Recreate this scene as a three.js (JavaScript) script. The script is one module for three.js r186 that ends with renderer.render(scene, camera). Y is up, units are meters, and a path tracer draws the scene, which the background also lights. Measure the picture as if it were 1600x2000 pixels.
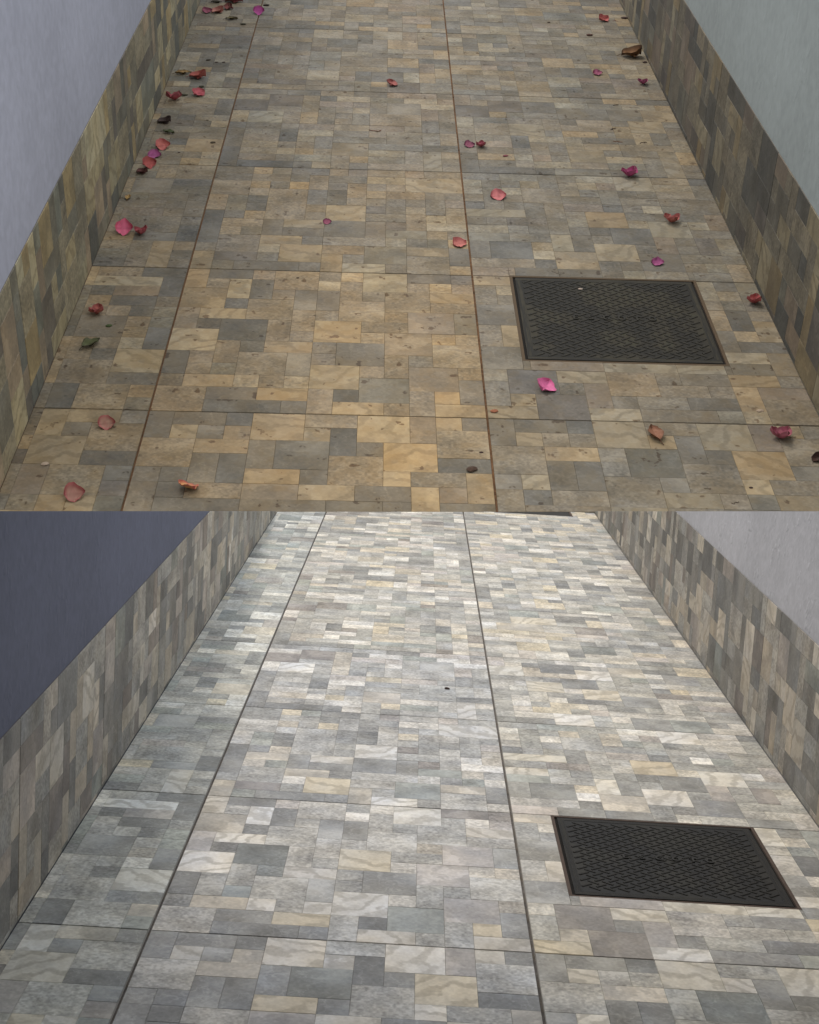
import * as THREE from 'three';
import { ConvexGeometry } from 'three/addons/geometries/ConvexGeometry.js';
import { mergeGeometries } from 'three/addons/utils/BufferGeometryUtils.js';
import { FontLoader } from 'three/addons/loaders/FontLoader.js';
import { TextGeometry } from 'three/addons/geometries/TextGeometry.js';

// ---------------------------------------------------------------- camera, sky, sun, exposure
const V3 = (x, y, z) => new THREE.Vector3(x, y, z);
const scene = new THREE.Scene();
const camera = new THREE.PerspectiveCamera(38.67, 0.8, 0.02, 3000);
{
  const right = V3(0.99829, 0.05748, -0.01084), down = V3(0.05847, -0.9855, 0.15929), fwd = V3(-0.00153, -0.15965, -0.98717);
  const m = new THREE.Matrix4().makeBasis(right, down.clone().negate(), fwd.clone().negate());
  camera.position.set(-0.19161, 0.85823, 1.78364);
  camera.quaternion.setFromRotationMatrix(m);
}
const renderer = new THREE.WebGLRenderer({ antialias: true });
renderer.toneMapping = THREE.LinearToneMapping;
renderer.toneMappingExposure = 1;
renderer.shadowMap.enabled = true;
{ // bright overcast sky, a little lighter overhead than at the horizon
  const w = 128, h = 64, d = new Float32Array(w * h * 4);
  for (let j = 0; j < h; j++) for (let i = 0; i < w; i++) {
    const el = Math.sin(((j + 0.5) / h - 0.5) * Math.PI);          // row 0 is the nadir
    const b = el > 0 ? 0.90 + 0.56 * el : 0.30 + 0.32 * Math.max(0, 1 + el * 6);
    const k = (j * w + i) * 4;
    d[k] = b * 0.985; d[k + 1] = b * 1.0; d[k + 2] = b * 1.03; d[k + 3] = 1;
  }
  const t = new THREE.DataTexture(d, w, h, THREE.RGBAFormat, THREE.FloatType);
  t.mapping = THREE.EquirectangularReflectionMapping; t.magFilter = t.minFilter = THREE.LinearFilter;
  t.wrapS = THREE.RepeatWrapping; t.needsUpdate = true;
  scene.background = t; scene.environment = t;
}
const sun = new THREE.DirectionalLight(0xfff1e0, 1.3);
sun.position.set(-3.2, 9, -4.2); sun.target.position.set(0, 0, -3);
sun.castShadow = true; sun.shadow.radius = 34; sun.shadow.mapSize.set(2048, 2048);
Object.assign(sun.shadow.camera, { left: -9, right: 9, top: 9, bottom: -9, near: 0.5, far: 40 });
scene.add(sun, sun.target);

// ---------------------------------------------------------------- helpers
const T = 0.5, S = T * 2.85;                       // side of one floor tile in metres: clean walkway, dirty ramp
function rng(seed) { let a = seed >>> 0; return () => { a = (a + 0x6d2b79f5) | 0; let t = Math.imul(a ^ (a >>> 15), 1 | a); t = (t + Math.imul(t ^ (t >>> 7), 61 | t)) ^ t; return ((t ^ (t >>> 14)) >>> 0) / 4294967296; }; }
const srgb = (r, g, b) => new THREE.Color().setRGB(r / 255, g / 255, b / 255, THREE.SRGBColorSpace);
const counts = {};
function numbered(n) { const k = counts[n] = (counts[n] ?? -1) + 1; return k ? n + '_' + String(k).padStart(3, '0') : n; }
function shade(o) { o.castShadow = o.receiveShadow = true; return o; }
function part(name, geo, mat, parent, label) { const m = shade(new THREE.Mesh(geo, mat)); m.name = name; if (label) m.userData.label = label; parent.add(m); return m; }
function thing(name, label, category, group) {
  const g = new THREE.Group(); g.name = numbered(name); g.userData = { label, category }; if (group) g.userData.group = group; scene.add(g); return g;
}
function structure(name, label, category) { const g = thing(name, label, category); g.userData.kind = 'structure'; return g; }
const MU = new THREE.Matrix4().set(0.99895, -0.01534, 0.04314, 0.10446, 0.03196, 0.90836, -0.41697, 0.28248, -0.03279, 0.41791, 0.9079, -4.37687, 0, 0, 0, 1);
const QU = new THREE.Quaternion().setFromRotationMatrix(MU);
function onRamp(o, u, v, h = 0, yaw = 0) {         // sets a thing down on the sloping walkway
  o.position.set(u * S, h, -v * S).applyMatrix4(MU);
  o.quaternion.copy(QU).multiply(new THREE.Quaternion().setFromAxisAngle(V3(0, 1, 0), yaw)); return o;
}
// periodic noise
function lattice(seed, n) { const r = rng(seed), a = new Float32Array(n * n); for (let i = 0; i < a.length; i++) a[i] = r(); return a; }
function pnoise(l, n, x, y) {
  const xi = Math.floor(x), yi = Math.floor(y); let fx = x - xi, fy = y - yi; fx = fx * fx * (3 - 2 * fx); fy = fy * fy * (3 - 2 * fy);
  const a = ((xi % n) + n) % n, b = (a + 1) % n, c = ((yi % n) + n) % n, d = (c + 1) % n;
  return (l[c * n + a] * (1 - fx) + l[c * n + b] * fx) * (1 - fy) + (l[d * n + a] * (1 - fx) + l[d * n + b] * fx) * fy;
}
function fbm(seed, base, oct) {
  const L = []; for (let i = 0; i < oct; i++) L.push([lattice(seed + i * 17, base << i), base << i]);
  return (x, y) => { let s = 0, a = 1, t = 0; for (const [l, n] of L) { s += a * pnoise(l, n, x * n, y * n); t += a; a *= 0.55; } return s / t; };
}
const clamp = (x, a = 0, b = 1) => Math.min(b, Math.max(a, x));
const smooth = (a, b, x) => { x = clamp((x - a) / (b - a)); return x * x * (3 - 2 * x); };
function makeTex(n, fn, colour) {                   // fn(x, y) -> [r, g, b] in 0..1
  const d = new Uint8Array(n * n * 4);
  for (let j = 0; j < n; j++) for (let i = 0; i < n; i++) { const c = fn(i / n, j / n), k = (j * n + i) * 4; d[k] = clamp(c[0]) * 255; d[k + 1] = clamp(c[1]) * 255; d[k + 2] = clamp(c[2]) * 255; d[k + 3] = 255; }
  const t = new THREE.DataTexture(d, n, n, THREE.RGBAFormat); t.wrapS = t.wrapT = THREE.RepeatWrapping; t.magFilter = THREE.LinearFilter; t.minFilter = THREE.LinearMipmapLinearFilter; t.generateMipmaps = true;
  if (colour) t.colorSpace = THREE.SRGBColorSpace; t.needsUpdate = true; return t;
}
// stone grain: 0 slate, 1 veined, 2 granular, 3 cloudy; dirt adds a brown film in patches
function stoneTextures(dirt) {
  const N = 512, out = [];
  for (let k = 0; k < 4; k++) {
    const a = fbm(100 + k * 50, 4, 6), b = fbm(300 + k * 50, 8, 5), c = fbm(500 + k * 50, 64, 2), e = fbm(700 + k * 31, 4, 5), f = fbm(900 + k * 31, 16, 4);
    const lum = (x, y) => {
      const A = a(x, y), B = b(x, y), C = c(x, y);
      if (k === 0) { const v = Math.abs(b(x + A * 0.2, y * 1) - 0.5); return 0.83 + (A - 0.5) * 0.52 + (C - 0.5) * 0.14 + 0.08 * smooth(0.04, 0, v); }
      if (k === 1) { const s = Math.sin((x + y * 2 + (A - 0.5) * 0.9) * Math.PI * 6), v = smooth(0.0, 1.0, s); return 0.90 - 0.15 * v * (0.3 + B) + (B - 0.5) * 0.22 + (C - 0.5) * 0.1; }
      if (k === 2) { const st = b(x * 0.25 + 0.3, y * 2); return 0.84 + (C - 0.5) * 0.30 + (B - 0.5) * 0.22 + (A - 0.5) * 0.30 + (st - 0.5) * 0.22; }
      const d = smooth(0.5, 0.56, e(x + A * 0.15, y)); return 0.82 + 0.10 * d + (A - 0.5) * 0.30 + (B - 0.5) * 0.2 + (C - 0.5) * 0.14;
    };
    const map = makeTex(N, (x, y) => {
      let l = lum(x, y), w = (e(x, y) - 0.5) * 0.14; if (k === 1) w += (0.9 - l) * 0.12;
      let r = l * (1 + w * 0.35), g = l, bl = l * (1 - w * 0.7);
      if (dirt) { const q = 0.5 * smooth(0.46, 0.62, e(x + 0.3, y)) + 0.5 * smooth(0.5, 0.6, f(x, y)); const z = 0.45 * q; l = 0.86; r = r * (1 - z) + l * 0.96 * z; g = g * (1 - z) + l * 0.89 * z; bl = bl * (1 - z) + l * 0.76 * z; const s = smooth(0.72, 0.8, f(y, x)); r *= 1 - 0.3 * s; g *= 1 - 0.36 * s; bl *= 1 - 0.42 * s; }
      return [r, g, bl];
    }, true);
    const bump = makeTex(N, (x, y) => { const l = clamp((lum(x, y) - 0.5) * 1.6); return [l, l, l]; });
    out.push({ map, bump });
  }
  return out;
}
const texClean = stoneTextures(false), texDirty = stoneTextures(true);
const rough = makeTex(256, (() => { const a = fbm(41, 4, 5); return (x, y) => { const v = 0.72 + (a(x, y) - 0.5) * 0.5; return [v, v, v]; }; })());
const stoneMats = (tex, roughness, bump) => tex.map(t => new THREE.MeshStandardMaterial({ vertexColors: true, map: t.map, bumpMap: t.bump, bumpScale: bump, roughness, roughnessMap: rough }));
const MAT = { clean: stoneMats(texClean, 0.8, 0.0006), dirty: stoneMats(texDirty, 1.0, 0.0014), cleanWall: stoneMats(texClean, 0.8, 0.0007), dustyWall: stoneMats(texClean, 1.0, 0.0014) };

// tone letters: W white, w off white, l light grey, p pinkish, g grey, m mid grey, D dark slate, B brown, t tan, T strong tan, N dark green, n grey green
const CLEAN = { // cool greys, off whites, a few creams
  W: [240, 239, 236], w: [218, 215, 209], l: [194, 194, 192], p: [196, 190, 187], g: [179, 181, 181], m: [158, 161, 163], D: [122, 126, 130], B: [138, 131, 129], t: [208, 200, 186], T: [219, 208, 184], N: [112, 122, 124], n: [156, 165, 164] };
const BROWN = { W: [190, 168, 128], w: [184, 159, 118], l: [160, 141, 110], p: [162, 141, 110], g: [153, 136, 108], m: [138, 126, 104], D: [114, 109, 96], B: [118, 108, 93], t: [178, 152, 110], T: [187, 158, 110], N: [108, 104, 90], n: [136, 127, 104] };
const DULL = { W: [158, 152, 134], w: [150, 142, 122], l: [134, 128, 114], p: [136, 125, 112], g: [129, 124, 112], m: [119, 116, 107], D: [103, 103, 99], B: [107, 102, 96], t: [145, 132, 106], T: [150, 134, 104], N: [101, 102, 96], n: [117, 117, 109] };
const KIND = { W: 1, w: 1, l: 2, p: 3, g: 2, m: 0, D: 0, B: 3, t: 3, T: 1, N: 0, n: 3 };
// what the tile faces show: tone, column, row, width, height on a 13 x 13 grid (column 0 at the left, row 0 at the far side); the rest is filled at random
const FACES = {
  M: 'w0012 D1021 p3011 D3112 W2112 t0222 D2311 l3322 p0412 W1421 D1511 N2522 N3711 W0622 D0812 g1812 g2712 w4721 l4512 l3822 m5812 t1a21 W3a11 l4a11 T4b21 l0b22 m2b21 D2c31 D5c11 m0a11 l4022 m5212 l5412 W6111 l7112 W8022 m8211 ga111 wb111 Bc011 wb221 l9222 m6212 l7322 lb321 t9411 pa422 mc412 T6522 l8521 w8611 D7722 m6711 m6811 p9622 wb611 tc611 lb722 ma811 g9812 W6922 l8911 n8a22 D7b11 g6b12 w7c21 g9c11 pa922 tc911 mca12 gab12 Tbb11 wbc21',
  K: 'l9021 Db021 D9211 Dc112 pa221 l9312 ma321 gc311 m9522 Db411 lb511 Wb711 Dc612 l9712 ga711 Da811 Wb822 l9922 mba21 tcb11 D9b12 lab22 D8611',
  H: 'm0012 m1021 w1111 D3011 t2221 l0222 m0411 D1511 l2521 m2312 D3312 w4022 g6021 w6111 D7112 W8022 pa012 wb011 mc011 lb122 Db321 T9222 m8211 l7322 N5222 w6521 W9411 la421 m6411',
  J: 'W9012 ta021 ma111 mc011 lb122 w9222 Db321 la422 Dc411 Bc511 Wb611',
  R: 'w1111 g0112 m0322 l0512 w1512 m0722 B1922 w0911 g0a12 t1b11 T0c21 B2b22 w3921 w5831 l5922 p4a12 W4c21 m7911 m8921 l7a21 m6c31 taa12 Db011 wb111 Db312 wb511',
  Q: 'm0121 t2211 D2411 l3324 D4111 m6121 W8121 D6312 l7212 m8211 wa132 mb321 w4721 D2511 l0412 D0614 D1611 w1811 g1922 m3712 W6522 m6722 g8621 Wb611 tc611 D5911 T4a22 W3a11 m2c31 D5c11 t0b12 l6a21 n8a22 m7b11 W7c21 ma911 taa21 Dca12 wcc11 lab22',
  P: 'W0111 m1111 W2211 m2411 w0531 m1611 B2621 w0721 D3711 m0912 W6111 m5321 W8022 m8211 Dc011 wa121 ma311 T6522 W9411 m8521 w8611 D7722 m5812 W6922 W3a11 t4a22 m2c21 D8a22 D7b11 Wb611 ma811 wbb11',
  O: 'B0222 B2122 W0412 W6121 n8121 m5412 m6411 T6621 W4721 D3712 t1a21 W3a11 m5812 W4b21 t6922 w8a21 n8b21 D0a13 D1c31 m0713 mc512 m9222 wba13 mcb11 D4c11',
};
const G = 13;
function faceStones(face, seed, turned, tones, upright) {
  const r = rng(seed), occ = new Uint8Array(G * G), out = [];
  const put = (c, q, w, h, k) => { for (let y = q; y < q + h; y++) for (let x = c; x < c + w; x++) occ[y * G + x] = 1; out.push({ c, r: q, w, h, k }); };
  if (face) for (const s of FACES[face].split(' ')) {
    let [c, q, w, h] = [1, 2, 3, 4].map(i => parseInt(s[i], 16)); if (turned) { c = G - c - w; q = G - q - h; }
    if (c < 0 || q < 0 || c + w > G || q + h > G) continue;
    put(c, q, w, h, s[0]);
  }
  let sizes = [[2, 2], [2, 2], [2, 2], [2, 1], [2, 1], [2, 1], [3, 2], [1, 1], [1, 1], [1, 2], [1, 2], [3, 1]];
  for (let y = 0; y < G; y++) for (let x = 0; x < G; x++) {
    if (occ[y * G + x]) continue;
    let [w, h] = sizes[Math.floor(r() * sizes.length)]; if (upright) [w, h] = [h, w];
    let ww = 1; while (ww < w && x + ww < G && !occ[y * G + x + ww]) ww++;
    let hh = 1; grow: while (hh < h && y + hh < G) { for (let i = 0; i < ww; i++) if (occ[(y + hh) * G + x + i]) break grow; hh++; }
    put(x, y, ww, hh, tones[Math.floor(r() * tones.length)]);
  }
  return out;
}
function cutRect(rects, hole) {                     // rectangles [a0, b0, a1, b1] minus a rectangular hole
  const out = [];
  for (const q of rects) {
    const [a0, b0, a1, b1] = q, [h0, g0, h1, g1] = hole;
    if (a1 <= h0 || a0 >= h1 || b1 <= g0 || b0 >= g1) { out.push(q); continue; }
    if (a0 < h0) out.push([a0, b0, h0, b1]);
    if (a1 > h1) out.push([h1, b0, a1, b1]);
    const x0 = Math.max(a0, h0), x1 = Math.min(a1, h1);
    if (b0 < g0) out.push([x0, b0, x1, g0]);
    if (b1 > g1) out.push([x0, g1, x1, b1]);
  }
  return out.filter(q => q[2] - q[0] > 0.006 && q[3] - q[1] > 0.006);
}
const rectPoly = ([a0, b0, a1, b1]) => [[a0, b0], [a1, b0], [a1, b1], [a0, b1]];
function clipPoly(poly, nx, ny, d) {                // keeps nx * a + ny * b >= d
  const out = [];
  for (let i = 0; i < poly.length; i++) {
    const p = poly[i], q = poly[(i + 1) % poly.length], f = nx * p[0] + ny * p[1] - d, g = nx * q[0] + ny * q[1] - d;
    if (f >= 0) out.push(p);
    if ((f >= 0) !== (g >= 0)) { const t = f / (f - g); out.push([p[0] + (q[0] - p[0]) * t, p[1] + (q[1] - p[1]) * t]); }
  }
  return out;
}
function insetPoly(poly, e) {                       // moves every corner of a convex polygon inwards
  const n = poly.length, out = [];
  for (let i = 0; i < n; i++) {
    const p = poly[(i + n - 1) % n], c = poly[i], q = poly[(i + 1) % n];
    const l1 = Math.hypot(c[0] - p[0], c[1] - p[1]) || 1, l2 = Math.hypot(q[0] - c[0], q[1] - c[1]) || 1;
    const n1 = [-(c[1] - p[1]) / l1, (c[0] - p[0]) / l1], n2 = [-(q[1] - c[1]) / l2, (q[0] - c[0]) / l2];
    const k = e / Math.max(0.25, 1 + n1[0] * n2[0] + n1[1] * n2[1]);
    out.push([c[0] + (n1[0] + n2[0]) * k, c[1] + (n1[1] + n2[1]) * k]);
  }
  return out;
}
// a flat piece with chamfered edges on a surface frame {O, A, B, N, s}: top at height h, sides down to h - deep
function pieceGeo(poly, fr, h, deep, gap, bev, colour, uv) {
  const foot = insetPoly(poly, gap), top = insetPoly(poly, gap + bev), n = foot.length, P = [], U = [], I = [], NN = [], C = [];
  const at = (p, z) => fr.O.clone().addScaledVector(fr.A, p[0]).addScaledVector(fr.B, p[1]).addScaledVector(fr.N, z).multiplyScalar(fr.s);
  const [ou, ov, sw, fx] = uv, uvOf = p => { const x = p[0] * fx, y = p[1]; return sw ? [ou + y * 2, ov + x * 2] : [ou + x * 2, ov + y * 2]; };
  const push = (p, z, nn) => { const w = at(p, z), t = uvOf(p); P.push(w.x, w.y, w.z); U.push(...t); NN.push(nn.x, nn.y, nn.z); if (colour) C.push(colour.r, colour.g, colour.b); return P.length / 3 - 1; };
  const t = top.map(p => push(p, h, fr.N)); for (let i = 1; i < n - 1; i++) I.push(t[0], t[i], t[i + 1]);
  for (let i = 0; i < n; i++) {
    const j = (i + 1) % n, a = top[i], b = top[j], c = foot[j], d = foot[i];
    const l = Math.hypot(b[0] - a[0], b[1] - a[1]) || 1, nn = fr.A.clone().multiplyScalar((b[1] - a[1]) / l).addScaledVector(fr.B, -(b[0] - a[0]) / l).addScaledVector(fr.N, 0.5).normalize();
    const q = [push(a, h, nn), push(b, h, nn), push(c, h - deep, nn), push(d, h - deep, nn)];
    I.push(q[0], q[2], q[1], q[0], q[3], q[2]);
  }
  const g = new THREE.BufferGeometry();
  g.setAttribute('position', new THREE.Float32BufferAttribute(P, 3)); g.setAttribute('normal', new THREE.Float32BufferAttribute(NN, 3)); g.setAttribute('uv', new THREE.Float32BufferAttribute(U, 2));
  if (colour) g.setAttribute('color', new THREE.Float32BufferAttribute(C, 3));
  g.setIndex(I); return g;
}
function planarUV(g, ax, ay, k) { // uv in metres from two local axes
  const p = g.attributes.position, u = new Float32Array(p.count * 2);
  for (let i = 0; i < p.count; i++) { const w = V3(p.getX(i), p.getY(i), p.getZ(i)); u[i * 2] = w.dot(ax) * k; u[i * 2 + 1] = w.dot(ay) * k; }
  g.setAttribute('uv', new THREE.BufferAttribute(u, 2)); return g;
}
const BOX = (a, b, c, x, y, z) => new THREE.BoxGeometry(a, b, c).translate(x, y, z);
const UP = V3(0, 1, 0), floorFrame = s => ({ O: V3(0, 0, 0), A: V3(1, 0, 0), B: V3(0, 0, -1), N: UP, s });
const wallFrame = (u, s) => u < 0 ? { O: V3(u, 0, 0), A: V3(0, 0, -1), B: UP, N: V3(1, 0, 0), s, sign: 1 } : { O: V3(u, 0, 0), A: V3(0, 0, 1), B: UP, N: V3(-1, 0, 0), s, sign: -1 };
const JIT = (r, c, a, hue) => { const k = 1 + (r() - 0.5) * a, w = 1 + (r() - 0.5) * hue; return new THREE.Color(c.r * k * w, c.g * k, c.b * k / w); };

// lays tiles with their stones on a frame; tiles: [{key, rect, face, seed, turned, tones, col(k, rand)}]
function layTiles(root, fr, tiles, mats, opt) {
  const world = opt.ramp ? MU : new THREE.Matrix4(), list = [];
  const eye = camera.position;
  for (const t of tiles) {
    const bodyRects = (opt.holes || []).reduce(cutRect, [t.rect]);
    const jg = t.rect, bodyGeos = [];
    for (const q of bodyRects) {
      const onHole = (opt.holes || []).length && bodyRects.length > 1;
      let poly = rectPoly(q.map((x, i) => x === jg[i] ? x + (i < 2 ? 1 : -1) * opt.joint[i % 2] : x)); if (opt.clip) poly = clipPoly(poly, ...opt.clip);
      if (poly.length > 2) bodyGeos.push(pieceGeo(poly, fr, -0.0022, 0.012, 0.0005, 0.0005, null, [0, 0, 0, 1]));
    }
    if (!bodyGeos.length) continue;
    const tile = part('floor_tile', mergeGeometries(bodyGeos), opt.bodyMat, root); if (opt.tileName) tile.name = opt.tileName;
    const rand = rng(t.seed * 7919 + 13);
    for (const s of faceStones(t.face, t.seed, t.turned, t.tones, opt.upright)) {
      const w = t.full; // full tile rectangle that the print belongs to
      const q0 = [w[0] + (s.c / G) * (w[2] - w[0]), w[3] - ((s.r + s.h) / G) * (w[3] - w[1]), w[0] + ((s.c + s.w) / G) * (w[2] - w[0]), w[3] - (s.r / G) * (w[3] - w[1])];
      const j = opt.joint, c = [Math.max(q0[0], jg[0] + j[0]), Math.max(q0[1], jg[1] + j[1]), Math.min(q0[2], jg[2] - j[0]), Math.min(q0[3], jg[3] - j[1])];
      const tint = t.col(s.k, rand), uv = [rand() * 7, rand() * 7, rand() < 0.25 ? 1 : 0, rand() < 0.5 ? 1 : -1], lift = (rand() - 0.5) * 0.0011;
      if (c[2] - c[0] < 0.008 || c[3] - c[1] < 0.008) continue;
      for (const q of (opt.holes || []).reduce(cutRect, [c])) {
        let poly = rectPoly(q); if (opt.clip) poly = clipPoly(poly, ...opt.clip); if (poly.length < 3) continue;
        const g = pieceGeo(poly, fr, lift, 0.0022 + lift, 0.0002, 0.0006, tint, uv);
        g.computeBoundingSphere();
        const ctr = g.boundingSphere.center.clone().applyMatrix4(world), d = ctr.clone().sub(eye), n = fr.N.clone().transformDirection(world);
        const ndc = ctr.clone().project(camera), inView = Math.abs(ndc.x) < 1.08 && Math.abs(ndc.y) < 1.05 && ndc.z < 1;
        list.push({ g, tile, kind: KIND[s.k], score: (inView ? 1 : 1e-4) * (q[2] - q[0]) * (q[3] - q[1]) * Math.abs(d.dot(n)) / Math.pow(d.length(), 3) });
      }
    }
  }
  list.sort((a, b) => b.score - a.score);
  const most = opt.most || 298;
  list.slice(0, most).forEach(x => part('stone', x.g, mats[x.kind], x.tile));
  if (list.length > most) { const m = part('stone', mergeGeometries(list.slice(most).map(x => x.g)), mats[2], root); m.userData.kind = 'stuff'; }
}
camera.updateMatrixWorld(); camera.updateProjectionMatrix();

// ---------------------------------------------------------------- ground
const groundMat = new THREE.MeshStandardMaterial({ color: srgb(150, 148, 142), roughness: 0.95, bumpMap: texClean[2].bump, bumpScale: 0.002 });
{ const g = shade(new THREE.Mesh(planarUV(new THREE.PlaneGeometry(4000, 4000).rotateX(-Math.PI / 2), V3(1, 0, 0), V3(0, 0, 1), 1), groundMat)); g.name = 'ground'; g.position.y = -0.22; g.userData = { kind: 'structure', label: 'plain grey concrete ground round both walkways', category: 'ground' }; scene.add(g); }

// unseen roof added above and behind the camera to shade the near stones
{
  const r = structure('added_shade_roof', 'added unseen white roof on a back wall shading the near end of the clean walkway', 'roof');
  const m = new THREE.MeshStandardMaterial({ color: srgb(190, 188, 184), roughness: 0.9 });
  part('shade_slab', BOX(5, 0.15, 4.9, 0, 2.1, 2.25), m, r);
  part('shade_back_wall', BOX(5, 2.3, 0.15, 0, 0.87, 4.6), m, r);
}

// ---------------------------------------------------------------- the clean walkway (lower half of the photograph)
const ALL = 'WWwwlllllppgggggmmmmmDDBttTnn'.split('');
const LU = [-1.3442, 1.0189], LIDR = [0.129, 0.370, 0.794, 1.0], LID2 = [0.168, 7.278, 0.833, 7.908];
const cleanGrout = new THREE.MeshStandardMaterial({ color: srgb(136, 131, 127), roughness: 0.95, map: texDirty[0].map });
const cleanBody = new THREE.MeshStandardMaterial({ color: srgb(166, 164, 160), roughness: 0.9 });
const walkway = structure('walkway', 'clean grey and cream mosaic stone walkway running between dark slate blue and grey walls', 'walkway');
const END = [0.367, -1, -7.203];                    // where it runs into the foot of the sloping walkway
const cleanFrame = floorFrame(T);
part('grout_bed', pieceGeo(clipPoly(rectPoly([LU[0], -3, LU[1], 8]), ...END), cleanFrame, -0.012, 0.3, 0, 0.0001, null, [0, 0, 0, 1]), cleanGrout, walkway);
const floorFaces = { '-1,0': 'M', '0,0': 'R', '-2,0': 'K', '-1,-1': 'H', '0,-1': 'H', '-2,-1': 'J', '-1,1': 'Q', '0,1': 'P', '-1,2': 'O' };
const pool = ['Q', 'P', 'O', 'M', 'H'];
function floorTiles(v0, v1, uu, seed0, colour) {
  const out = [], r = rng(seed0);
  for (let v = v0; v < v1; v++) for (let u = -2; u <= 0; u++) {
    const known = floorFaces[u + ',' + v], pick = pool[Math.floor(r() * pool.length)], turned = r() < 0.5;
    const rect = [Math.max(u, uu[0] - 0.003), v, u + 1, v + 1]; if (u === 0) rect[2] = uu[1] + 0.003;
    const full = [u, v, u + 1, v + 1]; if (u === 0) full[2] = Math.max(1, rect[2]);
    out.push({ rect, full, face: known || pick, turned: known ? false : turned, seed: seed0 + (v + 9) * 31 + u * 7, tones: ALL, col: (k, rand) => colour(k, rand, u, v) });
  }
  return out;
}
const MEAN = new Map();
function tone(tab, k, flat = 0.3) {                  // base colour of a stone; flat draws the tones of one paving towards their mean
  if (!MEAN.has(tab)) { const m = new THREE.Color(0, 0, 0); for (const q of ALL) m.add(srgb(...tab[q])); MEAN.set(tab, m.multiplyScalar(1 / ALL.length)); }
  return srgb(...tab[k]).lerp(MEAN.get(tab), flat).multiplyScalar(1 / 0.84);
}
layTiles(walkway, floorFrame(T), floorTiles(-3, 8, LU, 11, (k, rand, u, v) => {
  const c = tone(CLEAN, k, 0.38), q = rand(), j = JIT(rand, c, 0.16, 0.02);
  if (u === -2) { j.r *= 0.985; j.g *= 1.01; j.b *= 0.985; }                                   // greener tint painted in for the dimmer light along the blue wall
  else if (u === 0 || v > 2) { j.r *= 1.04; j.g *= 1.01; j.b *= 0.925 + 0.04 * q; }   // warm light on the far and right-hand tiles painted into their colour
  return j;
}), MAT.clean, { bodyMat: cleanBody, joint: [0.0042, 0.0026], holes: [LIDR, LID2], clip: END });

// walls of the clean walkway: painted plaster above a stone skirting, tops falling towards the ramp
const plasterBump = makeTex(512, (() => { const a = fbm(77, 32, 4), b = fbm(88, 128, 2), c = fbm(99, 8, 3); return (x, y) => { const v = 0.45 * a(x, y) + 0.3 * b(x, y) + 0.25 * c(x, y) + 0.5 * smooth(0.66, 0.78, a(y, x)); return [v, v, v]; }; })());
const plasterMap = makeTex(512, (() => { const a = fbm(177, 2, 6), b = fbm(188, 64, 2); return (x, y) => { const v = 0.93 + (a(x, y) - 0.5) * 0.2 + (b(x, y) - 0.5) * 0.08; return [v, v, v * 1.005]; }; })(), true);
const plaster = (r, g, b, bump) => new THREE.MeshStandardMaterial({ color: srgb(r, g, b), map: plasterMap, roughness: 0.9, bumpMap: plasterBump, bumpScale: bump });
const skirtBody = new THREE.MeshStandardMaterial({ color: srgb(112, 104, 92), roughness: 1 });
const WALLTONES = 'WwwllppgggmmmmmDDDBBttn'.split('');
function wall(opt) {
  const { u, s, pts, label, mat, sk, v0, v1, colour, mats, ramp, seed } = opt, fr = wallFrame(u, s), n = fr.N;
  const w = thing('wall', label, 'wall'); if (ramp) onRamp(w, 0, 0);
  const back = 0.13, hull = [];
  for (const [v, h] of pts) { hull.push(V3(u - n.x * 0.0045, h, -v).multiplyScalar(s)); hull.push(V3(u - n.x * back, h > 0 ? h - opt.fall : h, -v).multiplyScalar(s)); }
  part('plaster', planarUV(new ConvexGeometry(hull), V3(0, 0, -1), V3(0, 1, 0), 1.3 / (s / 0.5)), mat, w);
  const tiles = [], hh = sk;
  for (let v = Math.floor(v0); v < v1; v++) {
    const a0 = Math.max(v, v0), a1 = Math.min(v + 1, v1), A = fr.sign > 0 ? [a0, a1] : [-a1, -a0], F = fr.sign > 0 ? [v, v + 1] : [-v - 1, -v];
    const full = [F[0], 0, F[1], 1];
    tiles.push({ rect: [A[0], 0.0005, A[1], hh], full: [F[0], hh - 1, F[1], hh], face: null, seed: seed + v * 13 + 77, tones: WALLTONES, turned: false, col: colour });
  }
  const geo = { O: fr.O.clone(), A: fr.A, B: fr.B, N: fr.N, s, sign: fr.sign };
  layTiles(w, geo, tiles, mats, { bodyMat: skirtBody, joint: [0.0025, 0.001], upright: false, ramp, tileName: 'skirting_tile', clip: opt.cut, most: 296 });
  return w;
}
const slope = -0.1611, lh = 1.0848, rh = 1.2250, top = 1.75;
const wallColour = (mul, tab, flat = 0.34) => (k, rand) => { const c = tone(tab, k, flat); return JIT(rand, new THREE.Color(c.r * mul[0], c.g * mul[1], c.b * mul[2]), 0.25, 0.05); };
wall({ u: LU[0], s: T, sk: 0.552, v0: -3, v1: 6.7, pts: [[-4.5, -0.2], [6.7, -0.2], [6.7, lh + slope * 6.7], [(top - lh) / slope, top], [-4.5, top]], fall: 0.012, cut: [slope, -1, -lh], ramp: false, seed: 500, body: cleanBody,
  label: 'dark slate blue plaster wall above brown stone skirting beside the clean walkway', mat: plaster(104, 109, 128, 0.001), colour: wallColour([0.77, 0.73, 0.665], CLEAN, 0.24), mats: MAT.cleanWall });
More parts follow.
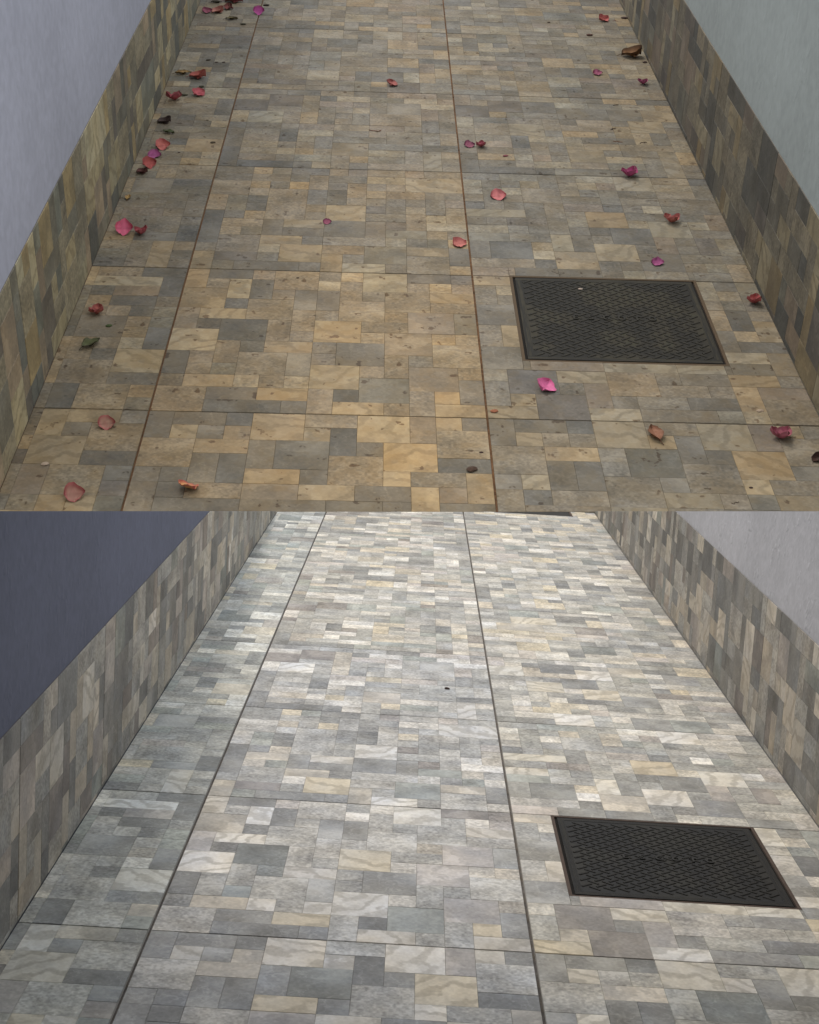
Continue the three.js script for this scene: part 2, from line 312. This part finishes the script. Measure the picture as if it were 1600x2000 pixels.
wall({ u: LU[1], s: T, sk: 0.560, v0: -3, v1: 7.5, pts: [[-4.5, -0.2], [7.5, -0.2], [7.5, rh + slope * 7.5], [(top - rh) / slope, top], [-4.5, top]], fall: 0.012, cut: [-slope, -1, -rh], ramp: false, seed: 800, body: cleanBody,
  label: 'light grey rough plaster wall above brown stone skirting beside the clean walkway', mat: plaster(182, 182, 186, 0.0016), colour: wallColour([0.67, 0.625, 0.56], CLEAN, 0.24), mats: MAT.cleanWall });

// ---------------------------------------------------------------- the dirty sloping walkway (upper half of the photograph)
const UU = [-1.3382, 1.0060];
const dirtyGrout = new THREE.MeshStandardMaterial({ color: srgb(132, 98, 70), roughness: 1, map: texDirty[2].map });
const dirtyBody = new THREE.MeshStandardMaterial({ color: srgb(126, 115, 94), roughness: 1 });
const ramp = structure('sloping_walkway', 'dirty brown mosaic stone walkway littered with fallen bougainvillea petals and leaves', 'walkway');
onRamp(ramp, 0, 0);
const EDGE = [-0.03885, 1, -0.4985];               // its near edge
{
  const bed = clipPoly(rectPoly([UU[0] - 0.13, -0.6, UU[1] + 0.13, 7]), ...EDGE);
  const hull = []; for (const [a, b] of bed) { hull.push(V3(a, -0.008, -b).multiplyScalar(S)); hull.push(V3(a, -0.05, -b - (b < 0 ? 0.16 : 0)).multiplyScalar(S)); }
  part('grout_bed', planarUV(new ConvexGeometry(hull), V3(1, 0, 0), V3(0, 0, 1), 1), dirtyGrout, ramp);
  const inv = MU.clone().invert(), base = [];      // concrete block that carries the slope
  for (const x of [-1.5, 1.15]) { base.push(V3(x, -0.05, -0.62).multiplyScalar(S)); base.push(V3(x, -0.05, -6.9).multiplyScalar(S)); for (const v of [0.62, 6.9]) { const p = V3(x, -0.05, -v).multiplyScalar(S).applyMatrix4(MU); p.y = -0.3; base.push(p.applyMatrix4(inv)); } }
  part('ramp_base', planarUV(new ConvexGeometry(base), V3(1, 0, 0), V3(0, 1, 1), 1), groundMat, ramp);
}
const LIDU = [0.132, 0.367, 0.796, 1.008];
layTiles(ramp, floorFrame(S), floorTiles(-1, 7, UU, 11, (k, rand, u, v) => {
  const warm = clamp((u === 0 ? (v < 1 ? 0.28 : 0.08) : u === -1 ? (v < 1 ? 0.9 : v < 2 ? 0.55 : 0.2) : v < 1 ? 0.65 : v < 3 ? 0.4 : 0.15) + (rand() - 0.5) * 0.5);   // share of brown over dull tone, by tile column and row, jittered per stone
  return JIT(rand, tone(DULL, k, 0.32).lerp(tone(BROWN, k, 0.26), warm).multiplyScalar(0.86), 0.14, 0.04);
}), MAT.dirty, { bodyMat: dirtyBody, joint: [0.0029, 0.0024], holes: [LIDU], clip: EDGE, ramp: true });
{
  const pts = [[-0.53, -0.06], [7, -0.06], [7, 1.7], [-0.53, 1.7]];
  wall({ u: UU[0], s: S, sk: 0.4557, v0: -0.53, v1: 7, pts, fall: 0, ramp: true, seed: 1200, body: dirtyBody, label: 'pale lilac plaster wall above yellowish stone skirting beside the dirty walkway', mat: plaster(180, 184, 200, 0.0014), colour: wallColour([1.22, 1.18, 1.0], DULL, -0.15), mats: MAT.dustyWall });
  wall({ u: UU[1], s: S, sk: 0.4797, v0: -0.44, v1: 7, pts: pts.map(([a, b]) => [a < 0 ? -0.44 : a, b]), fall: 0, ramp: true, seed: 1700, body: dirtyBody, label: 'pale grey green plaster wall above dark stone skirting beside the dirty walkway', mat: plaster(160, 170, 170, 0.0014), colour: wallColour([0.70, 0.68, 0.62], DULL, -0.1), mats: MAT.dustyWall });
}

// ---------------------------------------------------------------- manhole covers
// the far cover of the clean walkway: only its near corner shows before the ramp begins
function manholeEnd(label, rect) {
  const t = thing('manhole_cover', label, 'manhole cover'), [a0, b0, a1, b1] = rect, f = 0.012;
  const cut = (q, h, m, n) => { const p = clipPoly(rectPoly(q), ...END); return p.length > 2 ? pieceGeo(p, cleanFrame, h, 0.008, 0.0002, 0.0005, null, [0, 0, 0, 1]) : null; };
  const iron = new THREE.MeshStandardMaterial({ color: srgb(40, 40, 39), roughness: 0.62, metalness: 0.25 }), rim = new THREE.MeshStandardMaterial({ color: srgb(88, 74, 66), roughness: 0.85 });
  part('frame', mergeGeometries([cut([a0, b0, a1, b0 + f], -0.001), cut([a1 - f, b0 + f, a1, b1], -0.001)].filter(Boolean)), rim, t);
  part('plate', cut([a0 + f, b0 + f + 0.006, a1 - f - 0.006, b1 - f], -0.0015), iron, t);
}
const font = await new FontLoader().loadAsync('fonts/droid/droid_sans_bold.typeface.json');
const ironBump = makeTex(256, (() => { const a = fbm(61, 32, 4); return (x, y) => { const v = a(x, y); return [v, v, v]; }; })());
const ironWear = makeTex(512, (() => { const a = fbm(211, 4, 5), b = fbm(223, 32, 3); return (x, y) => { const d = smooth(0.46, 0.62, a(x, y)) * (0.5 + b(x, y)), g = 0.72 + 0.2 * (b(y, x) - 0.5); return [g + 0.28 * d, g + 0.24 * d, g + 0.14 * d]; }; })(), true);   // rust and dried mud
function manhole(label, rect, s, dusty, isRamp) {
  const t = thing('manhole_cover', label, 'manhole cover'); const [a0, b0, a1, b1] = rect, W = (a1 - a0) * s, H = (b1 - b0) * s, cx = (a0 + a1) / 2, cy = (b0 + b1) / 2;
  if (isRamp) onRamp(t, cx, cy); else t.position.set(cx * s, 0, -cy * s);
  const iron = new THREE.MeshStandardMaterial({ color: dusty ? srgb(60, 59, 54) : srgb(38, 38, 37), roughness: dusty ? 0.85 : 0.62, metalness: 0.25, map: ironWear, bumpMap: ironBump, bumpScale: 0.0008 });
  const rim = new THREE.MeshStandardMaterial({ color: dusty ? srgb(84, 68, 48) : srgb(88, 74, 66), roughness: 0.85, bumpMap: ironBump, bumpScale: 0.0008 });
  const dark = new THREE.MeshStandardMaterial({ color: srgb(20, 17, 14), roughness: 1 });
  const f = 0.010 * s, deep = 0.010 * s, k = s;
  part('pit', BOX(W, 0.001 * s, H, 0, -deep + 0.0025 * s, 0), dark, t);
  const fr = [BOX(W, deep * 0.8, f, 0, -deep * 0.42, H / 2 - f / 2), BOX(W, deep * 0.8, f, 0, -deep * 0.42, -H / 2 + f / 2), BOX(f, deep * 0.8, H - 2 * f, -W / 2 + f / 2, -deep * 0.42, 0), BOX(f, deep * 0.8, H - 2 * f, W / 2 - f / 2, -deep * 0.42, 0)];
  part('frame', mergeGeometries(fr), rim, t);
  const pw = W - 2 * f - 0.018 * s, ph = H - 2 * f - 0.012 * s;
  part('plate', BOX(pw, deep * 0.7, ph, 0, -deep * 0.42, 0), iron, t);
  const bw = 0.022 * s, y = -deep * 0.07;
  part('plate_border', mergeGeometries([BOX(pw, 0.0016 * s, bw, 0, y, ph / 2 - bw / 2), BOX(pw, 0.0016 * s, bw, 0, y, -ph / 2 + bw / 2), BOX(bw, 0.0016 * s, ph - 2 * bw, -pw / 2 + bw / 2, y, 0), BOX(bw, 0.0016 * s, ph - 2 * bw, pw / 2 - bw / 2, y, 0)]), iron, t);
  // tread: short raised bars laid crosswise between the border strips, with the lettering across the middle
  const bars = [], step = 0.042 * s, hw = pw / 2 - bw - 0.006 * s, hh = ph / 2 - bw - 0.006 * s, r = rng(5);
  for (let i = -40; i < 40; i++) for (let j = -40; j < 40; j++) {
    const x = (i + (j & 1) * 0.5) * step, z = j * step * 0.5; if (Math.abs(x) > hw || Math.abs(z) > hh) continue;
    const g = BOX(step * 0.86, 0.0034 * s, step * 0.16, 0, 0, 0); g.rotateY(((j & 1) ? 1 : -1) * 0.62 + (r() - 0.5) * 0.06); g.translate(x, -deep * 0.05, z); bars.push(g);
  }
  part('tread', mergeGeometries(bars), iron, t).userData.kind = 'stuff';
  [...'ESGOTO'].forEach((c, i) => { const g = new TextGeometry(c, { font, size: 0.030 * s, depth: 0.0042 * s, curveSegments: 4 }); g.rotateX(-Math.PI / 2); g.computeBoundingBox(); const b = g.boundingBox; g.translate((i - 2.5) * 0.052 * s - (b.min.x + b.max.x) / 2, -deep * 0.1, 0.015 * s); part('letter', g, iron, t); });
  return t;
}
manhole('clean black manhole cover set into the clean grey walkway near the lower end', LIDR, T, false, false);
manholeEnd('black manhole cover almost hidden where the clean walkway meets the dirty slope', LID2);
manhole('dusty dark grey manhole cover with brown rim in the dirty walkway', LIDU, S, true, true);

// ---------------------------------------------------------------- fallen petals, leaves and dirt on the dirty walkway
const petalMat = new THREE.MeshStandardMaterial({ vertexColors: true, roughness: 0.75, side: THREE.DoubleSide });
const crumbMat = new THREE.MeshStandardMaterial({ vertexColors: true, roughness: 1 });
const FADE = new THREE.Color('#9a6a66'), hex = h => { const c = new THREE.Color(h), top = Math.max(c.r, c.g, c.b), low = Math.min(c.r, c.g, c.b); return c.lerp(FADE, top > 0.1 ? 0.32 : 0.08); };   // litter is dusty
// closed thin blade: outline(s) half width, lift(s, q) height
function blade(L, outline, lift, c1, c2, seed, thick = 0.0007, crumple = 0.19) {
  const n = 14, m = 8, P = [], C = [], I = [], r = fbm(seed, 4, 3), id = (side, i, j) => side * (n + 1) * (m + 1) + i * (m + 1) + j;
  for (let side = 0; side < 2; side++) for (let i = 0; i <= n; i++) for (let j = 0; j <= m; j++) {
    const s = i / n, q = j / m * 2 - 1, w = outline(s) * (1 + (r(s * 0.9, q > 0 ? 0.2 : 0.7) - 0.5) * 0.75), x = (s - 0.5) * L, z = q * w * L, y = lift(s, q) * L + (r(s * 1.1, q * 0.5 + 0.5) - 0.5) * crumple * L + (side ? thick : 0);
    P.push(x, y, z);
    const e = clamp(Math.max(Math.abs(q), Math.abs(s * 2 - 1))), k = 0.8 + r(s * 1.9, q) * 0.4, vein = Math.abs(q) < 0.1 ? 0.82 : 1, c = hex(c1).lerp(hex(c2), clamp(smooth(0.5, 1.05, e) + (r(q * 0.4 + 0.5, s) - 0.5) * 0.9));
    C.push(c.r * k * vein * 1.25, c.g * k * vein * 1.25, c.b * k * vein * 1.25);
  }
  for (let i = 0; i < n; i++) for (let j = 0; j < m; j++) { const a = id(1, i, j), b = id(1, i + 1, j), c = id(1, i + 1, j + 1), d = id(1, i, j + 1); I.push(a, d, b, b, d, c); const o = (n + 1) * (m + 1); I.push(a - o, b - o, d - o, b - o, c - o, d - o); }
  const rim = []; for (let i = 0; i <= n; i++) rim.push([i, 0]); for (let j = 1; j <= m; j++) rim.push([n, j]); for (let i = n - 1; i >= 0; i--) rim.push([i, m]); for (let j = m - 1; j >= 1; j--) rim.push([0, j]);
  for (let k = 0; k < rim.length; k++) { const [a, b] = rim[k], [c, d] = rim[(k + 1) % rim.length]; I.push(id(0, a, b), id(1, a, b), id(0, c, d), id(1, a, b), id(1, c, d), id(0, c, d)); }
  const g = new THREE.BufferGeometry(); g.setAttribute('position', new THREE.Float32BufferAttribute(P, 3)); g.setAttribute('color', new THREE.Float32BufferAttribute(C, 3)); g.setIndex(I); g.computeVertexNormals(); return g;
}
function ground0(o) { // lets a thing rest on the floor
  o.updateMatrixWorld(true); let lo = Infinity; const inv = o.matrixWorld.clone().invert();
  o.traverse(m => { if (!m.isMesh) return; const p = m.geometry.attributes.position, M = inv.clone().multiply(m.matrixWorld), v = V3(); for (let i = 0; i < p.count; i++) { v.fromBufferAttribute(p, i).applyMatrix4(M); lo = Math.min(lo, v.y); } });
  o.children.forEach(c => { c.position.y -= lo + 0.0006; });
}
const heart = s => 0.50 * Math.pow(Math.sin(Math.PI * Math.pow(clamp(s, 0.002, 0.998), 0.8)), 0.7), lance = s => 0.26 * Math.pow(Math.sin(Math.PI * Math.pow(clamp(s, 0.002, 0.998), 0.85)), 0.9);
function tubeAlong(pts, r, sides = 6) { return new THREE.TubeGeometry(new THREE.CatmullRomCurve3(pts), 14, r, sides, false); }
function tinted(g, c, seed) { const n = g.attributes.position.count, a = new Float32Array(n * 3), r = rng(seed), k = hex(c); for (let i = 0; i < n; i++) { const f = 0.75 + r() * 0.5; a[i * 3] = k.r * f; a[i * 3 + 1] = k.g * f; a[i * 3 + 2] = k.b * f; } g.setAttribute('color', new THREE.BufferAttribute(a, 3)); return g; }
function crumbGeo(L, c, seed, flat) {
  const g = new THREE.IcosahedronGeometry(1, 2), p = g.attributes.position, f = fbm(seed, 4, 3), v = V3();
  for (let i = 0; i < p.count; i++) { v.fromBufferAttribute(p, i); const k = 0.55 + 0.9 * f(v.x * 0.31 + v.z * 0.17 + 0.5, v.y * 0.27 + v.z * 0.23 + 0.5); p.setXYZ(i, v.x * k * L * 0.5, v.y * k * L * 0.5 * flat, v.z * k * L * 0.36); }
  g.computeVertexNormals(); return tinted(g, c, seed);
}
const KINDS = {
  petal: ['fallen_petal', 'petal', (t, L, c1, c2, sd) => part('bract', blade(L * 1.12, heart, (s, q) => 0.16 * q * q + 0.22 * (s - 0.45) * (s - 0.45), c1, c2, sd), petalMat, t).rotation.x = 0.26 + 0.4 * rng(sd)()],
  flower: ['fallen_flower', 'flower', (t, L, c1, c2, sd) => {
    for (let k = 0; k < 3; k++) { const m = part('bract', blade(L * 0.66, heart, (s, q) => 0.3 * q * q + 0.30 * s * s, c1, c2, sd + k * 7).translate(L * 0.28, 0, 0), petalMat, t); m.rotation.y = k * 2.09 + 0.4; m.rotation.z = 0.06 + 0.15 * k; m.rotation.order = 'YZX'; }
    part('flower_tube', tinted(tubeAlong([V3(0, 0.01 * L, 0), V3(0.08 * L, 0.09 * L, 0.04 * L), V3(0.2 * L, 0.15 * L, 0.09 * L)], 0.035 * L), c2, sd), petalMat, t);
  }],
  leaf: ['fallen_leaf', 'leaf', (t, L, c1, c2, sd) => {
    part('leaf_blade', blade(L, lance, (s, q) => 0.32 * Math.abs(q) * lance(s) * 2 + 0.35 * (s - 0.5) * (s - 0.5), c1, c2, sd), petalMat, t);
    part('leaf_stalk', tinted(tubeAlong([V3(-0.46 * L, 0.07 * L, 0), V3(-0.58 * L, 0.05 * L, 0.02 * L), V3(-0.7 * L, 0.01 * L, 0.06 * L)], 0.016 * L), c2, sd), petalMat, t);
  }],
  dry: ['withered_leaf', 'dead leaf', (t, L, c1, c2, sd) => {
    part('leaf_blade', blade(L, s => 0.8 * heart(s), (s, q) => 0.30 * q * q * (0.4 + s) + 0.04 * Math.sin(s * 9), c1, c2, sd, 0.0007, 0.1), petalMat, t);
    const b = part('leaf_blade', blade(L * 0.6, lance, (s, q) => 0.12 * Math.abs(q) + 0.06 * s * s, c2, c1, sd + 3, 0.0007, 0.1), petalMat, t); b.position.set(L * 0.12, 0.02 * L, L * 0.22); b.rotation.y = 1.1;
    part('leaf_stalk', tinted(tubeAlong([V3(-0.4 * L, 0.06 * L, 0), V3(-0.55 * L, 0.05 * L, -0.04 * L), V3(-0.72 * L, 0.01 * L, 0.04 * L)], 0.014 * L), c2, sd), petalMat, t);
  }],
  twig: ['twig', 'twig', (t, L, c1, c2, sd) => { const r = rng(sd), p = []; for (let i = 0; i < 5; i++) p.push(V3((i / 4 - 0.5) * L, 0.02 * L + r() * 0.05 * L, (r() - 0.5) * 0.5 * L)); part('stem', tinted(tubeAlong(p, 0.035 * L), c1, sd), crumbMat, t); part('stem', tinted(tubeAlong([p[2], p[2].clone().add(V3(0.1 * L, 0.03 * L, 0.16 * L)), p[2].clone().add(V3(0.24 * L, 0.02 * L, 0.22 * L))], 0.022 * L), c2, sd), crumbMat, t); }],
  crumb: ['dirt_crumb', 'dirt', (t, L, c1, c2, sd) => part('lump', crumbGeo(L, c1, sd, 0.22), crumbMat, t)],
};
let litter = 0;
function drop(kind, u, v, size, yaw, c1, c2, label) {
  const [name, category, build] = KINDS[kind], t = thing(name, label, category);
  build(t, size, c1, c2, 1000 + litter++ * 37); onRamp(t, u, v, 0, yaw); ground0(t);
}
// along the skirting of the lilac wall, from the near edge upwards
drop('petal', -1.134, -0.468, 0.072, 0.3, '#8d6a55', '#8a2430', 'faded petal with crimson rim at the near edge, closest to the lilac wall');
drop('petal', -1.109, -0.093, 0.064, 0.2, '#8d7058', '#95323a', 'faded petal with pinkish red rim just below the first cross joint near the lilac wall');
drop('leaf', -1.238, 0.400, 0.110, 0.9, '#3c4a1e', '#24300f', 'folded olive green leaf lying between lilac wall and the first long joint');
drop('crumb', -1.203, 0.538, 0.030, 0.4, '#2f4a1e', '', 'small green leaf scrap beside the folded olive green leaf');
drop('flower', -1.256, 0.625, 0.078, 1.2, '#9a4a34', '#7a1f22', 'withered red flower above the folded olive green leaf by the lilac wall');
drop('petal', -1.270, 1.303, 0.082, 0.1, '#c8527a', '#bb4168', 'large bright pink petal against the lilac wall skirting, touching darker flower');
drop('flower', -1.207, 1.287, 0.074, 2.2, '#a33848', '#7c2432', 'dark pink crumpled flower touching the large bright pink petal');
drop('leaf', -1.305, 1.627, 0.070, 1.5, '#8c7a22', '#6a5a18', 'yellow leaf standing against the skirting of the lilac wall');
drop('dry', -1.290, 1.895, 0.066, 0.2, '#4a2018', '#2c140e', 'dark brown withered leaf under the red petal along the lilac wall');
drop('petal', -1.272, 1.975, 0.076, 0.6, '#a03c34', '#84262a', 'red petal lying on the dark brown withered leaf by the lilac wall');
drop('petal', -1.266, 2.088, 0.072, 0.0, '#8e2f7e', '#6e1c62', 'magenta purple petal between two red petals along the lilac wall');
drop('petal', -1.245, 2.19, 0.080, 0.4, '#ac5548', '#93363a', 'orange red petal just above the magenta purple petal by the lilac wall');
drop('leaf', -1.243, 2.368, 0.080, -0.4, '#3f5230', '#2c3d20', 'green leaf lying below the black twig-like leaf on the lilac wall side');
drop('dry', -1.280, 2.50, 0.086, 0.3, '#23201a', '#14120e', 'black shrivelled leaf close to the lilac wall skirting');
drop('flower', -1.270, 2.80, 0.104, 0.8, '#a33048', '#701c2c', 'crimson crumpled flower below the orange red withered leaf by the lilac wall');
drop('crumb', -1.236, 2.873, 0.042, 0, '#23301a', '', 'dark olive scrap on top of the crimson crumpled flower');
drop('petal', -1.173, 2.888, 0.082, 0.9, '#b0404e', '#94303e', 'pinkish red petal a little away from the crimson crumpled flower');
drop('crumb', -1.171, 2.999, 0.040, 0, '#22301c', '', 'dark green scrap just above the pinkish red petal');
drop('dry', -1.205, 3.14, 0.112, 0.1, '#98402a', '#7a2c20', 'orange red withered leaf beside the yellow olive leaf on the lilac wall side');
drop('leaf', -1.278, 3.185, 0.110, 0.2, '#7a6a1e', '#4c3f12', 'yellow olive leaf tucked against the lilac wall skirting');
drop('crumb', -1.183, 3.409, 0.034, 0.5, '#1a2415', '', 'dark scrap on the edge of a pale stone above the yellow olive leaf');
drop('crumb', -1.141, 3.381, 0.024, 0.2, '#1c1610', '', 'first of two black specks on a pale stone above the yellow olive leaf');
drop('crumb', -1.106, 3.384, 0.022, 0.9, '#1c1610', '', 'second black speck on the pale stone, the one nearer the joint');
drop('crumb', -1.068, 4.045, 0.042, 0.1, '#26301c', '', 'dark green scrap below the top heap of litter near the lilac wall');
drop('leaf', -1.135, 4.135, 0.095, 0.2, '#4f4c22', '#302f14', 'small olive leaf with stalk at the foot of the top litter heap');
drop('petal', -1.278, 4.257, 0.070, 0.3, '#7c2c52', '#561c38', 'dull purple petal at the wall side of the top litter heap');
drop('dry', -1.222, 4.263, 0.100, 0.6, '#a06a5a', '#7c4438', 'pale pinkish withered leaf in the middle of the top litter heap');
drop('dry', -1.172, 4.335, 0.082, 1.4, '#6a2a20', '#40180f', 'dark red brown curled leaf in the top litter heap');
drop('leaf', -1.248, 4.455, 0.085, 0.1, '#25301c', '#161e10', 'dark green leaf at the very top of the litter heap by the lilac wall');
drop('dry', -1.155, 4.486, 0.140, 0.1, '#7e2c28', '#5a1c1c', 'long dark red withered leaf cut by the top of the picture');
drop('petal', -1.002, 4.268, 0.078, 0.0, '#a0208a', '#84146e', 'vivid magenta petal on the long joint near the top litter heap');
drop('crumb', -0.972, 4.424, 0.050, 0.3, '#1a1f14', '', 'black green scrap above the vivid magenta petal on the long joint');
drop('crumb', -1.097, 2.544, 0.020, 0, '#221c12', '', 'dark speck beside two pale square stones near the first long joint');
drop('crumb', -1.171, 2.137, 0.016, 0, '#1e1810', '', 'tiny black speck on the pale stone next to the orange red petal');
drop('crumb', -1.044, 2.264, 0.030, 0.4, '#3a3624', '', 'olive brown speck on the pale stone beside the first long joint');
drop('crumb', -1.244, -0.311, 0.030, 0.4, '#b5ab92', '', 'pale whitish crumb near the lilac wall at the near edge');
// the middle of the floor
drop('petal', -0.840, -0.425, 0.074, 2.6, '#cf9f50', '#a13a36', 'yellow orange petal with a red side at the near edge of the dirty floor');
drop('crumb', -0.613, 0.942, 0.016, 0, '#1e1810', '', 'tiny black speck on the tan stones below the second cross joint');
drop('petal', -0.529, 1.439, 0.042, 0.1, '#7a1c50', '#54123a', 'small dark magenta petal alone in the middle of the brown floor');
drop('twig', -0.358, 2.467, 0.075, 0.1, '#6a5030', '#54401f', 'thin brown twig in the middle of the dirty floor beyond the dark magenta petal');
drop('petal', -0.287, 3.112, 0.078, 1.4, '#93443a', '#74302a', 'red brown petal alone in the far middle of the dirty floor');
drop('petal', -0.036, 1.266, 0.072, 0.5, '#b06258', '#a04c4a', 'salmon petal lying against the middle long joint');
drop('crumb', -0.059, -0.29, 0.050, 0.2, '#3a2f20', '', 'dark brown mud patch beside the middle long joint at the near edge');
drop('crumb', -0.028, -0.196, 0.016, 0, '#1a140e', '', 'tiny black speck above the dark brown mud patch');
drop('crumb', 0.022, 0.04, 0.034, 0.2, '#85501f', '', 'orange brown crumb where the middle long joint meets the first cross joint');
drop('petal', 0.047, 2.314, 0.060, 0.1, '#6a1c4a', '#4a1234', 'dark purple petal next to the middle long joint, paired with a red flower');
drop('flower', 0.097, 2.306, 0.066, 1.0, '#9c3450', '#7c2038', 'reddish flower paired with the dark purple petal by the middle long joint');
drop('crumb', 0.194, 2.202, 0.034, 0.1, '#5e1c34', '', 'dark magenta scrap just below the reddish flower by the middle long joint');
drop('petal', 0.136, 1.742, 0.082, 0.2, '#b26062', '#a04a50', 'salmon pink petal between middle long joint and the manhole cover');
drop('petal', 0.189, 0.193, 0.082, 1.2, '#cf5f9c', '#c0488a', 'large round bright pink petal just below the dusty manhole cover');
drop('crumb', 0.375, 0.91, 0.026, 0.1, '#a9a596', '', 'small white crumb lying on the dusty manhole cover');
drop('leaf', 0.489, -0.075, 0.125, 1.75, '#6e4a1e', '#4a3012', 'curled brown dead leaf below the first cross joint under the manhole cover');
// along the grey green wall
drop('crumb', 0.831, 0.081, 0.032, 0.3, '#a39c84', '', 'pale crumb near the skirting below the dusty manhole cover');
drop('flower', 0.860, -0.077, 0.092, 0.4, '#a04a66', '#702c40', 'dusky pink crumpled flower in the near corner by the grey green wall');
drop('dry', 0.938, -0.193, 0.056, 0.9, '#2a1c10', '#1a1008', 'black brown dead leaf in the near corner below the dusky pink flower');
drop('crumb', 0.716, -0.351, 0.015, 0, '#17110c', '', 'tiny black speck at the near edge below the dusky pink flower');
drop('twig', 0.657, -0.428, 0.034, 0.5, '#2c2416', '#221a10', 'short curled twig at the very near edge of the dirty floor');
drop('flower', 0.968, 0.83, 0.078, 0.8, '#a8403e', '#842e30', 'red flower against the dark skirting beside the manhole cover');
drop('petal', 0.680, 1.143, 0.060, 0.0, '#841a72', '#68125a', 'magenta petal just above the top edge of the manhole cover');
drop('flower', 0.793, 1.529, 0.088, 0.2, '#ad6054', '#944844', 'salmon flower above the manhole cover towards the dark skirting');
drop('flower', 0.695, 2.005, 0.100, 0.6, '#a82478', '#86185e', 'bright magenta flower lying on the third cross joint');
drop('twig', 0.810, 2.408, 0.048, 0.1, '#1e1712', '#1e1712', 'black splinter above the bright magenta flower near the skirting');
drop('twig', 0.699, 2.418, 0.056, -0.5, '#6a4a28', '#54381c', 'brown thread of dry stem above the bright magenta flower');
drop('twig', 0.698, 2.581, 0.052, 0.7, '#1a1511', '#1a1511', 'looped black twig beyond the brown dry stem');
drop('twig', 0.751, 2.914, 0.046, 0.4, '#26201a', '#26201a', 'dark hooked twig just below the fourth cross joint');
drop('petal', 0.721, 3.372, 0.062, 0.0, '#7c1a58', '#5c1240', 'flat dark magenta petal above the fourth cross joint');
drop('flower', 0.925, 3.232, 0.072, 0.4, '#94246a', '#6c1a4c', 'magenta flower near the dark skirting above the fourth cross joint');
drop('dry', 0.930, 3.688, 0.150, 0.2, '#806428', '#3a2a14', 'large yellow brown withered leaf against the dark skirting');
drop('crumb', 0.985, 3.589, 0.040, 0.2, '#1a1510', '', 'black scrap at the wall end of the large yellow brown withered leaf');
drop('crumb', 0.758, 4.04, 0.050, 0.3, '#402a1e', '', 'brown scrap on the fifth cross joint near the dark skirting');
drop('petal', 0.864, 4.333, 0.082, 0.6, '#a84a44', '#8c3636', 'pinkish red petal near the top of the dark skirting');
drop('twig', 0.928, 4.33, 0.042, 0.1, '#6a2c26', '#5a241e', 'short red brown stem between the pinkish red petal and the dark scrap');
drop('crumb', 0.988, 4.387, 0.052, 0.3, '#1c1610', '', 'dark scrap touching the dark skirting beside the pinkish red petal');
drop('crumb', 0.561, 4.26, 0.026, 0.1, '#241e16', '', 'dark speck alone near the top of the dirty floor');
{ const t = thing('dirt_crumb', 'lone dark speck on the clean walkway halfway up', 'dirt'); part('lump', crumbGeo(0.012, '#2a2622', 99, 0.4), crumbMat, t); t.position.set(-0.1886 * T, 0, -2.4144 * T); ground0(t); }

renderer.render(scene, camera);
